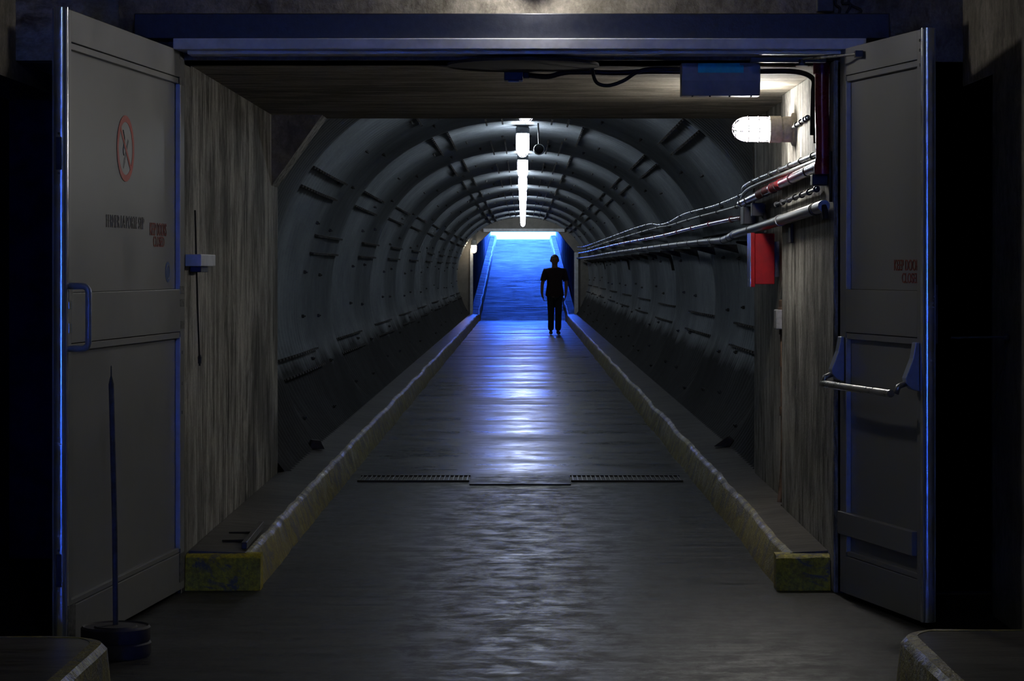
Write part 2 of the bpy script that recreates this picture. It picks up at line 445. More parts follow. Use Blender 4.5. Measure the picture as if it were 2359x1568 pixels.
def bolt_geo(mb, a, y):
    ra = math.radians(a); d = Vector((-math.cos(ra), 0, -math.sin(ra))); r_ = prad(ra)-inset(y)*base_fade(math.sin(ra))-.006; c = Vector((math.cos(ra)*r_, y, ZT+math.sin(ra)*r_))
    mb.lathe([(.018, -.01), (.018, .007), (.014, .008), (.014, .024), (.007, .025), (.007, .036)], c, d, 6)
for a, y in bolts[:96]:
    mb = MB(); bolt_geo(mb, a, y); mb.build('bolt', M['bolt'], liner)
mb = MB()
for a, y in bolts[96:]: bolt_geo(mb, a, y)
o = mb.build('bolts_far', M['bolt'], liner); o['kind'] = 'stuff'

# far portal plate
h = MB()
h.box(-2.4, -1.40, YP, YP+.25, .2, 3.2); h.box(1.44, 2.4, YP, YP+.25, .2, 3.2); h.box(-1.40, 1.44, YP, YP+.25, 2.49, 3.2)
h.prism([(-1.40, YP, 2.49), (-1.40, YP, 2.02), (-.88, YP, 2.49)], (0, .25, 0))
h.prism([(1.44, YP, 2.49), (.96, YP, 2.49), (1.44, YP, 1.90)], (0, .25, 0))
struct(h.build('wall_portal', M['portal_conc']))
h = MB(); h.box(-1.47, -1.39, YP-.07, YP, .19, 2.02)
struct(h.build('trim_1', M['frame_alu'])); 
h = MB(); h.box(1.42, 1.53, YP-.07, YP, .19, 1.9)
struct(h.build('trim_2', M['frame_alu']))
h = MB(); h.box(-1.1, 1.15, YP-.09, YP, 2.47, 2.56)
struct(h.build('trim_3', M['frame_alu']))

# ramp up to daylight
S = 2.75/42.0; RY0, RY1 = YP+.25, 110.0
def rz(y): return (y-RY0)*S
h = MB()
n = 84
for x0, x1, dz in ((-1.26, 1.26, 0),):
    vv = []; ff = []
    for i in range(n+1):
        y = RY0+(RY1-RY0)*i/n; z = rz(y)+.012*noise.noise(Vector((0, y*1.3, 3)))
        vv += [(x0, y, z), (x1, y, z), (x0, y, z-.6), (x1, y, z-.6)]
    for i in range(n):
        b = i*4; ff += [(b, b+1, b+5, b+4), (b+2, b+6, b+7, b+3), (b, b+4, b+6, b+2), (b+1, b+3, b+7, b+5)]
    h.add(vv, ff)
struct(h.build('floor_ramp', M['ramp_conc']))
# corrugated ramp walls, roofed for the first stretch
for sgn, nm in ((-1, 'wall_ramp_left'), (1, 'wall_ramp_right')):
    h = MB(); vv = []; ff = []; ny = 420
    for i in range(ny+1):
        y = RY0-.1+(RY1+1-RY0)*i/ny; z = rz(y); c = .03*math.cos(2*PI*y/.4)
        for q, (xx, zz) in enumerate(((1.50, -.3), (1.52, 1.2), (1.46, 2.0), (1.25, 2.75), (1.9, 3.3))):
            vv.append((sgn*(xx+c), y, z+zz))
    for i in range(ny):
        for q in range(4): b = i*5+q; ff.append((b, b+1, b+6, b+5))
    h.add(vv, ff); struct(h.build(nm, M['ramp_wall'], smooth=True))
    h = MB(); h.hexa([(sgn*1.62, RY0, -.5), (sgn*2.4, RY0, -.5), (sgn*2.4, RY0, 3.3), (sgn*1.62, RY0, 3.3)],
                     [(sgn*1.62, RY1, 2.2), (sgn*2.4, RY1, 2.2), (sgn*2.4, RY1, 5.9), (sgn*1.62, RY1, 5.9)])
    struct(h.build('wall_ramp_bank', M['hall_conc']))
RR = 95.0
h = MB(); h.hexa([(-1.7, RY0, 2.75), (1.7, RY0, 2.75), (1.7, RY0, 3.6), (-1.7, RY0, 3.6)],
                 [(-1.7, RR, 2.75+rz(RR)), (1.7, RR, 2.75+rz(RR)), (1.7, RR, 3.6+rz(RR)), (-1.7, RR, 3.6+rz(RR))])
struct(h.build('ceiling_ramp', M['ramp_wall']))

# ------------------------------------------------------------------ kerbs and walkways
def kerb_run(name, label, sgn, xwall, xtop, xbase, y0, y1, zfun, z0=0.0, dy=.09, amp=.012, mat='yellow', rampf=None, corner=True):
    root = thing(name, label, 'kerb', (0, 0, 0))
    n = max(2, int((y1-y0)/dy))
    top = MB(); face = MB(); tv = []; fv = []
    for i in range(n+1):
        y = y0+(y1-y0)*i/n
        g = rampf(y) if rampf else 0
        zt, zw = zfun(y)
        w1 = noise.noise(Vector((sgn*3.1, y*.55, 0)))*amp*2.0+noise.noise(Vector((sgn*7, y*3.1, 0)))*amp*.8
        w2 = noise.noise(Vector((sgn*5.1, y*.9, 4)))*amp*.8+noise.noise(Vector((2, y*4, sgn)))*amp*.5
        xt = xtop+w1; xb = xbase+w1*.6
        zt += w2+g; zw += g
        xe = xt+sgn*.032
        xw_ = sgn*1.535 if sgn < 0 and y < YE else sgn*1.40 if y < 13.3 else sgn*1.45 if y < YE else xwall
        tv += [(xw_, y, zw), (xe, y, zt+.004), (xe, y, g-.3), (xw_, y, g-.3)]
        fv += [(xe, y, zt+.004), (xt+sgn*.016, y, zt), (xt, y, zt-.016), (xb, y, g-.02), (xe, y, g-.02)]
    tf = [(i*4+a, i*4+(a+1) % 4, (i+1)*4+(a+1) % 4, (i+1)*4+a) for i in range(n) for a in range(4)]+[(0, 1, 2, 3), (n*4+3, n*4+2, n*4+1, n*4)]
    top.add(tv, tf)
    k = 5
    ff = [(i*k+a, i*k+(a+1) % k, (i+1)*k+(a+1) % k, (i+1)*k+a) for i in range(n) for a in range(k)]+[tuple(range(k)), tuple(n*k+q for q in reversed(range(k)))]
    face.add(fv, ff)
    top.build('walkway_slab', M['walk_conc'] if not rampf else M['ramp_conc'], root)
    face.build('kerb_edge', M[mat], root, smooth='auto')
    return root
def zk(y): 
    t = min(1, max(0, (y-11)/6)); return (.158+.012*t, .172+.025*t)
kl = kerb_run('kerb', 'long left kerb and raised walkway running down the tunnel, worn yellow edge', -1, -1.50, -1.255, -1.205, 11.16, YP+.25, zk)
kr = kerb_run('kerb', 'long right kerb and raised walkway running down the tunnel, worn yellow edge', 1, 1.50, 1.215, 1.165, 11.16, YP+.25, zk)
# blunt painted kerb ends facing the hall
def kerb_end(parent, sgn, x_in, x_out):
    mb = MB(); n = 26
    vv = []; 
    for i in range(n+1):
        x = x_out+(x_in-x_out)*i/n
        w = noise.noise(Vector((x*4, sgn*3, 1)))*.010+noise.noise(Vector((x*13, 2, sgn)))*.005
        vv += [(x, 11.20, -.02), (x, 11.075+w, -.02), (x, 11.10+w, .145+w*.5), (x, 11.12+w, .16), (x, 11.20, .162)]
    k = 5
    ff = [(i*k+a, i*k+(a+1) % k, (i+1)*k+(a+1) % k, (i+1)*k+a) for i in range(n) for a in range(k)]+[tuple(range(k)), tuple(n*k+q for q in reversed(range(k)))]
    mb.add(vv, ff); mb.build('kerb_end_face', M['yellow_fresh'], parent, smooth='auto')
kerb_end(kl, -1, -1.198, XL+.003); kerb_end(kr, 1, 1.155, XR-.003)
kerb_run('kerb', 'left kerb climbing the blue ramp beyond the portal', -1, -1.46, -1.23, -1.19, RY0+.01, RY1, lambda y: (.17, .19), rampf=rz, dy=.25, amp=.016)
kerb_run('kerb', 'right kerb climbing the blue ramp beyond the portal', 1, 1.46, 1.23, 1.19, RY0+.01, RY1, lambda y: (.17, .19), rampf=rz, dy=.25, amp=.016)
# foreground blocks in the hall with rounded far corners
def fore_block(label, sgn, xe, xw, yfar, zt):
    root = thing('kerb_block', label, 'kerb', (0, 0, 0), 0, None)
    r = .22; pts = []
    pts.append((xe, 3.0))
    yy = 3.0
    while yy < yfar-r: pts.append((xe+noise.noise(Vector((yy*1.7, sgn, 0)))*.014, yy)); yy += .14
    for i in range(9):
        q = PI/2*i/8; pts.append((xe+sgn*(r-r*math.cos(q)), yfar-r+r*math.sin(q)))
    xx = xe+sgn*r
    while abs(xx-xw) > .1: xx += sgn*.1; pts.append((xx, yfar+noise.noise(Vector((xx*3, 5, 0)))*.012))
    pts.append((xw, yfar))
    def inner(p, d):
        x = p[0]+sgn*d if abs(p[0]-xw) > d else p[0]
        return (x, min(p[1], yfar-d))
    face = MB(); vv = []
    k = 5
    for p in pts:
        w = noise.noise(Vector((p[0]*5, p[1]*3, 2)))*.008
        a = inner(p, .06)
        vv += [(p[0]-sgn*.015, p[1]+.015 if p[1] > yfar-r else p[1], -.02), (p[0], p[1], zt-.02+w), (inner(p, .02)[0], inner(p, .02)[1], zt+w*.5), (a[0], a[1], zt+.002), (a[0], a[1], -.02)]
    n = len(pts)-1
    face.add(vv, [(i*k+a, i*k+(a+1) % k, (i+1)*k+(a+1) % k, (i+1)*k+a) for i in range(n) for a in range(k)]+[tuple(range(k)), tuple(n*k+q for q in reversed(range(k)))])
    face.build('kerb_edge', M['yellow'], root, smooth='auto')
    top = MB()
    poly = [(*inner(p, .055), -.02) for p in pts]+[(xw, 3.0, -.02)]
    top.prism(poly, (0, 0, zt+.02)); top.build('walkway_slab', M['walk_conc'], root)
    return root
fore_block('low foreground kerb block at the bottom left corner, below the weighted pole', -1, -1.44, -2.295, 8.62, .168)
fore_block('low foreground kerb block at the bottom right corner, below the right door', 1, 1.335, 1.985, 8.80, .165)

# ------------------------------------------------------------------ header beam and frame
mb = MB(); mb.box(-1.735, 1.635, 10.84, YB+.0, 2.492, 2.605)
beam = tag(mb.build('header_beam', M['beam_paint'], bevel=.004), 'dark blue steel beam spanning above the doorway', 'beam')
mb = MB(); mb.box(-1.555, 1.525, 10.80, 10.98, 2.442, 2.490); mb.box(-1.50, 1.46, 10.86, 10.99, 2.425, 2.442)
tag(mb.build('door_head_frame', M['frame_alu'], bevel=.003), 'pale grey door frame head strip under the dark beam', 'door frame')

# ------------------------------------------------------------------ doors
def text_mesh(body, name, mat, parent, loc, rot, sx, sz, ext=.0008, label=None):
    c = bpy.data.curves.new(name, 'FONT'); c.body = body; c.align_x = 'LEFT'; c.align_y = 'CENTER'; c.size = 1.0; c.extrude = .01
    o = bpy.data.objects.new(name, c); COL.objects.link(o)
    dg = bpy.context.evaluated_depsgraph_get(); dg.update()
    me = bpy.data.meshes.new_from_object(o.evaluated_get(dg))
    bpy.data.objects.remove(o)
    xs = [v.co.x for v in me.vertices]; ys = [v.co.y for v in me.vertices]
    w, hh = max(xs)-min(xs), max(ys)-min(ys); x0 = min(xs); yc = (max(ys)+min(ys))/2
    for v in me.vertices:
        v.co = ((v.co.x-x0)/w*sx, (v.co.y-yc)/hh*sz, v.co.z*.1)
    me.materials.clear(); me.materials.append(mat)
    n = bpy.data.objects.new(name, me); COL.objects.link(n); n.parent = parent; n.location = loc; n.rotation_euler = rot
    if label: n['label'] = label
    return n

def make_door(name, loc, ang, W, s, label):
    """leaf along local +x from the hinge; visible side is local y = s"""
    root = thing(name, label, 'door', loc, ang)
    root['kind'] = 'structure'
    t = .055; H0, H1 = .025, 2.445
    a, b = (-t, 0) if s > 0 else (0, t)
    f = MB()
    f.box(0, .075, a, b, H0, H1); f.build('hinge_stile', M['door_paint'], root, bevel=.003)
    f = MB(); f.box(W-.075, W-.004, a, b, H0, H1); f.build('lock_stile', M['door_paint'], root, bevel=.003)
    # bright aluminium strip wrapped round the free edge
    prof = []
    for i in range(9):
        q = -PI/2+PI*i/8; prof.append((W-.02+.022*math.cos(q), (a+b)/2+(t/2+.002)*math.sin(q)))
    f = MB(); f.prism([(p[0], p[1], H0) for p in prof]+[(W-.03, b+.002, H0), (W-.03, a-.002, H0)], (0, 0, H1-H0+.004))
    f.build('edge_strip', M['alu_edge'], root, smooth='auto', label='bright aluminium edge strip')
    def slab(nm, z0, z1, d0=0, mat='door_paint', x0=.073, x1=None, proud=0):
        x1 = W-.073 if x1 is None else x1
        y0, y1 = (a+d0, b-d0) 
        if s > 0: y1 += proud
        else: y0 -= proud
        f = MB(); f.box(x0, x1, y0, y1, z0, z1); return f.build(nm, M[mat], root, bevel=.002)
    slab('top_rail', 2.325, H1); slab('top_moulding', 2.297, 2.322, .004)
    slab('middle_rail', 1.185, 1.375)
    slab('moulding', 1.155, 1.182, .004)
    for z0, z1 in ((1.376, 2.30), (.21, 1.16)):
        f = MB(); f.box(.0755, .083, b-.021 if s > 0 else a+.001, b-.001 if s > 0 else a+.021, z0, z1); f.build('glazing_strip', M['strip'], root)
    slab('bottom_rail', H0, .19); slab('moulding', .193, .213, .006)
    slab('upper_panel', 1.376, 2.30, .022, 'door_panel'); slab('lower_panel', .21, 1.16, .022, 'door_panel')
    return root, t
# left, wide leaf
hl = Vector((-1.532, 11.0)); el = Vector((-1.715, 9.12)); WL = (el-hl).length; al = math.atan2(el.y-hl.y, el.x-hl.x)
D1, t = make_door('door_1', (hl.x, hl.y, 0), al, WL, 1, 'wide grey steel door leaf on the left, swung open, with no smoking sign')
tz = (PI/2, 0, PI)     # text reading towards the hinge on the +y side
def on_panel(y=.0): return y-.022
# no smoking sign
sx, sz_, sr = .95, 1.964, .137
sg = MB(); sg.lathe([(sr, 0), (sr, .0012)], (sx, -.022, sz_), (0, 1, 0), 48); sgo = sg.build('no_smoking_sign', M['sign_white'], D1, label='round no smoking sign with red ring and slash')
q = MB(); N = 56
vv = []; ff = []
for i in range(N):
    c_, s_ = math.cos(2*PI*i/N), math.sin(2*PI*i/N)
    for rr in (sr*1.0, sr*.80):
        for yy in (-.0206, -.0194): vv.append((sx+rr*c_, yy, sz_+rr*s_))
for i in range(N):
    j = (i+1) % N; A_ = i*4; B_ = j*4
    ff += [(A_+1, B_+1, B_+3, A_+3), (A_, A_+1, B_+1, B_), (A_+2, B_+2, B_+3, A_+3), (A_, B_, B_+2, A_+2)]
q.add(vv, ff); q.build('red_ring', M['sign_red'], sgo)
q = MB(); d = Vector((math.cos(math.radians(52)), 0, -math.sin(math.radians(52)))); nrm = Vector((d.z, 0, -d.x))*-1
# slash runs from upper left to lower right as seen from the hall (local +x is to the viewer's left)
d = Vector((-math.cos(math.radians(45)), 0, -math.sin(math.radians(45)))); nrm = Vector((-d.z, 0, d.x))
ctr = Vector((sx, -.0198, sz_))
q.prism([ctr-d*sr*.83-nrm*.009, ctr+d*sr*.83-nrm*.009, ctr+d*sr*.83+nrm*.009, ctr-d*sr*.83+nrm*.009], (0, .0009, 0)); q.build('red_slash', M['sign_red'], sgo)
q = MB()   # cigarette body and dark ember end
d = Vector((-math.cos(math.radians(56)), 0, math.sin(math.radians(56)))); nrm = Vector((-d.z, 0, d.x)); c0 = Vector((sx+.02, -.0204, sz_-.055))
q.prism([c0+d*.012-nrm*.008, c0+d*.11-nrm*.008, c0+d*.11+nrm*.008, c0+d*.012+nrm*.008], (0, .0005, 0))
q.prism([c0+d*-.03-nrm*.002, c0+d*.01-nrm*.013, c0+d*.01+nrm*.013, c0+d*-.03+nrm*.008], (0, .0006, 0))
q.build('cigarette_symbol', M['sign_black'], sgo)
q = MB()
q.tube([(sx+.03+.012*math.sin(i*.9), -.0196, sz_-.03+i*.013) for i in range(9)], .0018, 6); q.build('smoke_symbol', M['sign_black'], sgo)
text_mesh('FERMER LA PORTE SVP', 'stencil_text', M['text_grey'], D1, (1.245, -.0205, 1.660), tz, .60, .052, label='grey stencilled words FERMER LA PORTE SVP')
text_mesh('KEEP DOORS', 'stencil_text', M['text_red'], D1, (.545, -.0205, 1.638), tz, .29, .056, label='faded red stencilled words KEEP DOORS')
text_mesh('CLOSED', 'stencil_text', M['text_red'], D1, (.485, -.0205, 1.585), tz, .19, .046, label='faded red stencilled word CLOSED')
q = MB(); q.lathe([(.046, 0), (.046, .001)], (.225, -.0215, 1.452), (0, 1, 0), 32); stk = q.build('round_sticker', M['sticker_blue'], D1)
q = MB(); q.torus((.225, -.0203, 1.452), (0, 1, 0), .030, .002, 28, 5); q.build('sticker_ring', M['sign_white'], stk)
for z, x0, x1 in ((1.372, .01, .085), (1.315, .005, .085), (1.215, .005, .075), (2.425, .03, .09), (2.31, .02, .1)):
    q = MB(); q.box(x0, x1, -.001, .0018, z-.018, z+.018); pl_ = q.build('hinge_plate', M['plate'], D1, bevel=.002)
q = MB(); q.box(.01, .10, -.001, .003, .06, .19); q.build('kick_plate', M['plate'], D1)
for z in (.95, .82, 1.09):
    q = MB(); q.lathe([(.008, 0), (.008, .002)], (.045, 0, z), (0, 1, 0), 12); q.build('screw', M['plate'], D1)
# pull handle
q = MB()
hp = [(WL-.045, -.002, 1.402)]+[(WL-.045, .05+.024*math.sin(a_), 1.378+.024*math.cos(a_)) for a_ in [PI/2*i/4 for i in range(5)]]
hp += [(WL-.045, .05+.024*math.cos(a_), 1.19-.024*math.sin(a_)) for a_ in [PI/2*i/4 for i in range(5)]]+[(WL-.045, -.002, 1.166)]
q.tube(hp, .0125, 12); q.build('pull_handle', M['handle'], D1, smooth=True, label='pale D shaped pull handle')
q = MB(); q.box(WL-.075, WL-.028, 0, .004, 1.345, 1.388); q.build('lock_plate', M['plate'], D1)
q = MB(); q.box(WL-.07, WL-.03, 0, .003, 1.315, 1.342); q.build('lock_plate', M['alu_edge'], D1)
q = MB(); q.box(WL-.07, WL-.03, 0, .003, 1.225, 1.26); q.build('lock_plate', M['alu_edge'], D1)
for z in (1.90, .335):
    q = MB(); q.box(WL-.004, WL+.004, -.038, -.016, z-.062, z+.062); lp = q.build('latch_plate', M['dark_metal'], D1, bevel=.003)
    for dz in (-.075, .075):
        q = MB(); q.lathe([(.005, 0), (.005, .004)], (WL, -.027, z+dz), (1, 0, 0), 10); q.build('screw', M['plate'], lp)
q = MB(); q.box(WL-.12, WL-.02, 0, .003, .03, .20); q.build('kick_plate', M['plate'], D1)

# right, narrow leaf
hr = Vector((1.417, 10.87)); er = Vector((1.632, 9.90)); WR = (er-hr).length; ar = math.atan2(er.y-hr.y, er.x-hr.x)
D2, t = make_door('door_2', (hr.x, hr.y, 0), ar, WR, -1, 'narrow grey steel door leaf on the right, swung open, with a push bar')
q = MB(); q.box(.0, WR-.10, -.012, .02, .285, .385); q.build('kick_rail', M['door_paint'], D2, bevel=.003)
tr = (PI/2, 0, 0)
text_mesh('KEEP DOORS', 'stencil_text', M['text_red'], D2, (.61, .0208, 1.482), tr, .30, .046, label='faded red stencilled words KEEP DOORS')
text_mesh('CLOSED', 'stencil_text', M['text_red'], D2, (.70, .0208, 1.428), tr, .19, .042, label='faded red stencilled word CLOSED')
pb = MB()
pb.tube([(.03, -.092, .955)]+[(.03+(WR-.16)*i/10, -.092-.008*math.sin(PI*i/10), .955-.002*i/10) for i in range(1, 11)], .016, 14)
push = pb.build('push_bar', M['chrome'], D2, smooth='auto', label='long chrome push bar')
for x in (.02, WR-.085):
    q = MB(); q.prism([(x, -.002, 1.165), (x, -.018, 1.165), (x, -.03, 1.10), (x, -.062, 1.02), (x, -.058, 1.0), (x, -.035, .975), (x, -.002, .965)], (.045, 0, 0))
    br = q.build('push_bar_bracket', M['handle'], push, bevel=.003)
    q = MB(); q.tube([(x+.022, -.045, 1.0), (x+.022, -.085, .985), (x+.022, -.096, .955)], .012, 10); q.build('pivot_arm', M['chrome'], push, smooth=True)
for z in (2.40, 2.36, 2.30):
    q = MB(); q.lathe([(.006, 0), (.006, .003)], (WR-.04, -.001, z), (0, -1, 0), 10); q.build('screw', M['plate'], D2)
q = MB(); q.box(WR-.07, WR-.03, .057, .075, 1.16, 1.40); q.build('outer_lock_case', M['dark_metal'], D2, bevel=.004)

# closer with its rod to the right leaf
dc = thing('door_closer', 'slim grey door closer arm under the frame head, reaching to the right door', 'door closer', (0, 0, 0))
q = MB(); q.box(1.02, 1.36, 10.90, 10.935, 2.392, 2.416); q.build('closer_channel', M['dark_metal'], dc, bevel=.003)
pd = hr+(er-hr)*.29
q = MB(); q.tube([(1.25, 10.90, 2.404), (pd.x-.03, pd.y, 2.400)], .0055, 8); q.build('closer_rod', M['chrome'], dc)
q = MB(); q.lathe([(.03, 0), (.03, .012), (.014, .014), (.014, .03)], (1.25, 10.90, 2.375), (0, 0, 1), 18); q.build('pivot_knob', M['dark_metal'], dc, smooth='auto')
q = MB(); q.box(pd.x-.035, pd.x-.003, pd.y-.03, pd.y+.02, 2.388, 2.414); q.build('rod_bracket', M['dark_metal'], dc)

# ------------------------------------------------------------------ lamps
def jar_lamp(name, label, loc, down, glow, body, group, r=.068, Lg=.235, Lb=.13, cat='lamp'):
    root = thing(name, label, cat, (0, 0, 0), 0, group); root.location = loc
    ax = Vector(down)
    q = MB(); q.lathe([(r*.98, -.01), (r*.98, Lb*.45), (r*.86, Lb*.5), (r*1.02, Lb*.55), (r*1.02, Lb), (r*.9, Lb+.004)], (0, 0, 0), ax, 28); q.build('housing', M[body], root, smooth='auto')
    prof = [(r*.80, Lb+.004)]+[(r*.86, Lb+.02), (r*.86, Lb+Lg*.62)]
    for i in range(1, 9):
        a = PI/2*i/8; prof.append((r*.86*math.cos(a), Lb+Lg*.62+(Lg*.36)*math.sin(a)))
    q = MB(); q.lathe(prof, (0, 0, 0), ax, 28); q.build('glass_jar', M[glow], root, smooth=True)
    q = MB()
    u = Vector((1, 0, 0)) if abs(ax.x) < .9 else Vector((0, 1, 0)); a_ = ax.cross(u).normalized(); b_ = ax.cross(a_)
    for i in range(6):
        d_ = a_*math.cos(PI*i/3+.3)+b_*math.sin(PI*i/3+.3)
        pts = [d_*r+ax*Lb, d_*r*1.0+ax*(Lb+Lg*.62)]+[d_*r*math.cos(PI/2*k/7)+ax*(Lb+Lg*.62+Lg*.42*math.sin(PI/2*k/7)) for k in range(1, 8)]
        q.tube(pts, .0028, 6)
    for hh in (.3, .6): q.torus(ax*(Lb+Lg*hh), ax, r, .0028, 28, 6)
    rr = r*math.cos(.9); q.torus(ax*(Lb+Lg*.62+Lg*.42*math.sin(.9)), ax, rr, .0028, 24, 6)
    q.build('wire_guard', M['guard'], root, smooth=True)
    return root
ords = ['first', 'second', 'third', 'fourth', 'fifth', 'sixth', 'seventh', 'eighth', 'ninth', 'tenth']
lamps = []
ys = [18.7, 24.5, 30.5, 36.4, 42.5, 48.5, 54.5, 60.5, 65.8]
zl = 2.955
first = None
for i, y in enumerate(ys):
    lab = ['first caged jar lamp on the tunnel crown, mostly hidden behind the concrete lintel', 'caged jar lamp on the tunnel crown, beside the round black fitting'][i] if i < 2 else \
        f'{ords[i]} glowing caged jar lamp along the tunnel crown from the doorway' if i < 8 else 'farthest glowing caged jar lamp, just before the portal to the ramp'
    if first is None:
        first = jar_lamp('caged_ceiling_lamp', lab, (.02, y, zl), (0, 0, -1), 'glow_tunnel', 'lamp_grey', 'caged lamps along the tunnel crown'); o = first
        q = MB(); q.tube([(0, 0, .06), (0, 0, -.01)], .03, 14); q.build('mounting_stem', M['lamp_grey'], first)
    else:
        o = copy_tree(first); o.location = (-.005, y, zl); o['label'] = lab
# the single conduit linking the lamps along the crown
q = MB(); q.tube([(-.09, YE+.05+i*1.0, 2.945+.006*math.sin(i*1.3)) for i in range(52)], .010, 8)
tag(q.build('lamp_conduit', M['dark_metal']), 'thin dark conduit running along the tunnel crown beside the lamps', 'conduit')
# round fitting beside the second lamp
rf = thing('round_ceiling_fitting', 'round black fitting beside the second lamp of the tunnel crown', 'fitting', (.16, 24.3, 2.655))
q = MB(); q.lathe([(.030, .05), (.052, .04), (.057, .015), (.057, 0), (.050, -.004)], (0, 0, 0), (0, 1, 0), 28); q.build('body', M['black'], rf, smooth='auto')
q = MB(); q.torus((0, -.004, 0), (0, 1, 0), .050, .005, 28, 8); q.build('rim', M['chrome'], rf, smooth=True)
q = MB(); q.lathe([(.045, 0), (.036, -.014), (.015, -.022), (.001, -.024)], (0, -.002, 0), (0, 1, 0), 24); q.build('lens', M['black'], rf, smooth=True)
q = MB(); q.tube([(0, .03, .03), (-.01, .04, .29)], .008, 8); q.build('stem', M['dark_metal'], rf)

wl = jar_lamp('caged_wall_lamp', 'large bright caged jar lamp sticking out of the right passage wall', (XR-.004, 12.55, 2.185), (-1, 0, 0), 'glow_wall', 'lamp_body', None, .068, .185, .13)
q = MB(); q.lathe([(.085, -.004), (.085, .012), (.07, .018)], (0, 0, 0), (-1, 0, 0), 28); q.build('base_plate', M['lamp_body'], wl, smooth='auto')
hw = jar_lamp('caged_hall_lamp', 'caged lamp on the hall wall over the middle of the doorway', (.06, YB-.002, 2.765), (0, -1, 0), 'glow_hall', 'lamp_body', None, .068, .2, .1)
rear_fill_lamp = jar_lamp('caged_ceiling_lamp', 'added unseen fill lamp under the hall ceiling, well in front of the doorway', (0, 2.6, 3.6), (0, 0, -1), 'glow_rear_fill', 'lamp_body', None, .09, .3, .1)  # added out of view, cool fill for the near surfaces
fl_ = jar_lamp('caged_portal_lamp', 'small glowing lamp on the left side of the far portal', (-1.36, YP-.34, 2.22), (0, 0, -1), 'glow_far', 'lamp_body', None, .085, .22, .12)
q = MB(); q.box(-.04, .04, 0, .345, -.03, .02); q.build('mounting_bracket', M['lamp_body'], fl_)

# conduit from the wall lamp to the cable beside the door
def smooth_path(pts, n=6):
    P_ = [Vector(p) for p in pts]; out = []
    for i in range(len(P_)-1):
        p0, p1, p2, p3 = P_[max(i-1, 0)], P_[i], P_[i+1], P_[min(i+2, len(P_)-1)]
        for k in range(n):
            t = k/n
            out.append(.5*((2*p1)+(-p0+p2)*t+(2*p0-5*p1+4*p2-p3)*t*t+(-p0+3*p1-3*p2+p3)*t**3))
    out.append(P_[-1]); return out
def pipe(name, label, cat, pts, r, mat, clamps=(), cr=None, cmat='black', couplings=(), group=None, sm=True):
    root = thing(name, label, cat, (0, 0, 0), 0, group)
    pp = smooth_path(pts) if sm else [Vector(p) for p in pts]
    q = MB(); q.tube(pp, r, 14); q.build('tube', M[mat], root, smooth='auto')
    def at_y(y):
        for a, b in zip(pp, pp[1:]):
            if (a.y-y)*(b.y-y) <= 0 and a.y != b.y:
                f = (y-a.y)/(b.y-a.y); return a.lerp(b, f), (b-a).normalized()
        return None, None
    for y in clamps:
        c, d = at_y(y)
        if c is None: continue
        q = MB(); q.tube([c-d*.010, c+d*.010], cr or r*1.22, 14); q.build('clamp', M[cmat], root, smooth='auto')
    for y in couplings:
        c, d = at_y(y)
        if c is None: continue
        q = MB(); q.tube([c-d*.03, c+d*.03], r*1.16, 16); q.build('coupling', M[mat], root, smooth='auto')
    return root
def fr(a, b, s):
    out = []; x = a
    while x < b: out.append(x); x += s
    return out
pipe('lamp_feed_conduit', 'short pale conduit clipped to the wall beside the bright wall lamp', 'conduit',
     [(XR-.022, 12.48, 2.19), (XR-.022, 12.2, 2.195), (XR-.022, 11.78, 2.20)], .008, 'conduit', (12.3, 12.1, 11.93, 11.82), .014)
wx = XR-.034
pipe('passage_cable', 'thick black cable sagging along the ceiling and down beside the right door', 'cable',
     [(.03, 11.55, 2.385), (.12, 11.5, 2.375), (.22, 11.45, 2.392), (.45, 11.4, 2.385), (.62, 11.4, 2.392), (.9, 11.38, 2.385), (1.15, 11.4, 2.392), (1.29, 11.42, 2.39), (1.365, 11.45, 2.36), (wx, 11.48, 2.30), (wx, 11.5, 2.20), (wx, 11.52, 2.10)], .0125, 'black')
pipe('looped_cable', 'black cable hanging in a loop below the passage ceiling', 'cable',
     [(.325, 11.35, 2.41), (.325, 11.35, 2.385), (.345, 11.36, 2.335), (.40, 11.36, 2.322), (.47, 11.36, 2.345), (.535, 11.36, 2.385), (.60, 11.36, 2.400), (.8, 11.36, 2.400)], .0088, 'black')
jb = thing('ceiling_junction_box', 'small dark junction box on the passage ceiling, left of the looped cable', 'junction box', (0, 0, 0))
q = MB(); q.box(-.09, .0, 11.5, 11.6, 2.358, 2.41); q.build('box', M['dark_metal'], jb, bevel=.004)
q = MB(); q.box(.0, .03, 11.53, 11.58, 2.37, 2.402); q.build('gland', M['black'], jb, bevel=.004)
q = MB(); q.box(-.07, -.02, 11.505, 11.57, 2.352, 2.358); q.build('blue_label', M['sticker_blue'], jb)
q = MB(); q.lathe([(.35, 0), (.35, .012), (.30, .014)], (0, 11.20, 2.41), (0, 0, -1), 48)
tag(q.build('round_ceiling_cover', M['stain'], smooth='auto'), 'large dark round cover on the passage ceiling just inside the frame', 'ceiling cover')
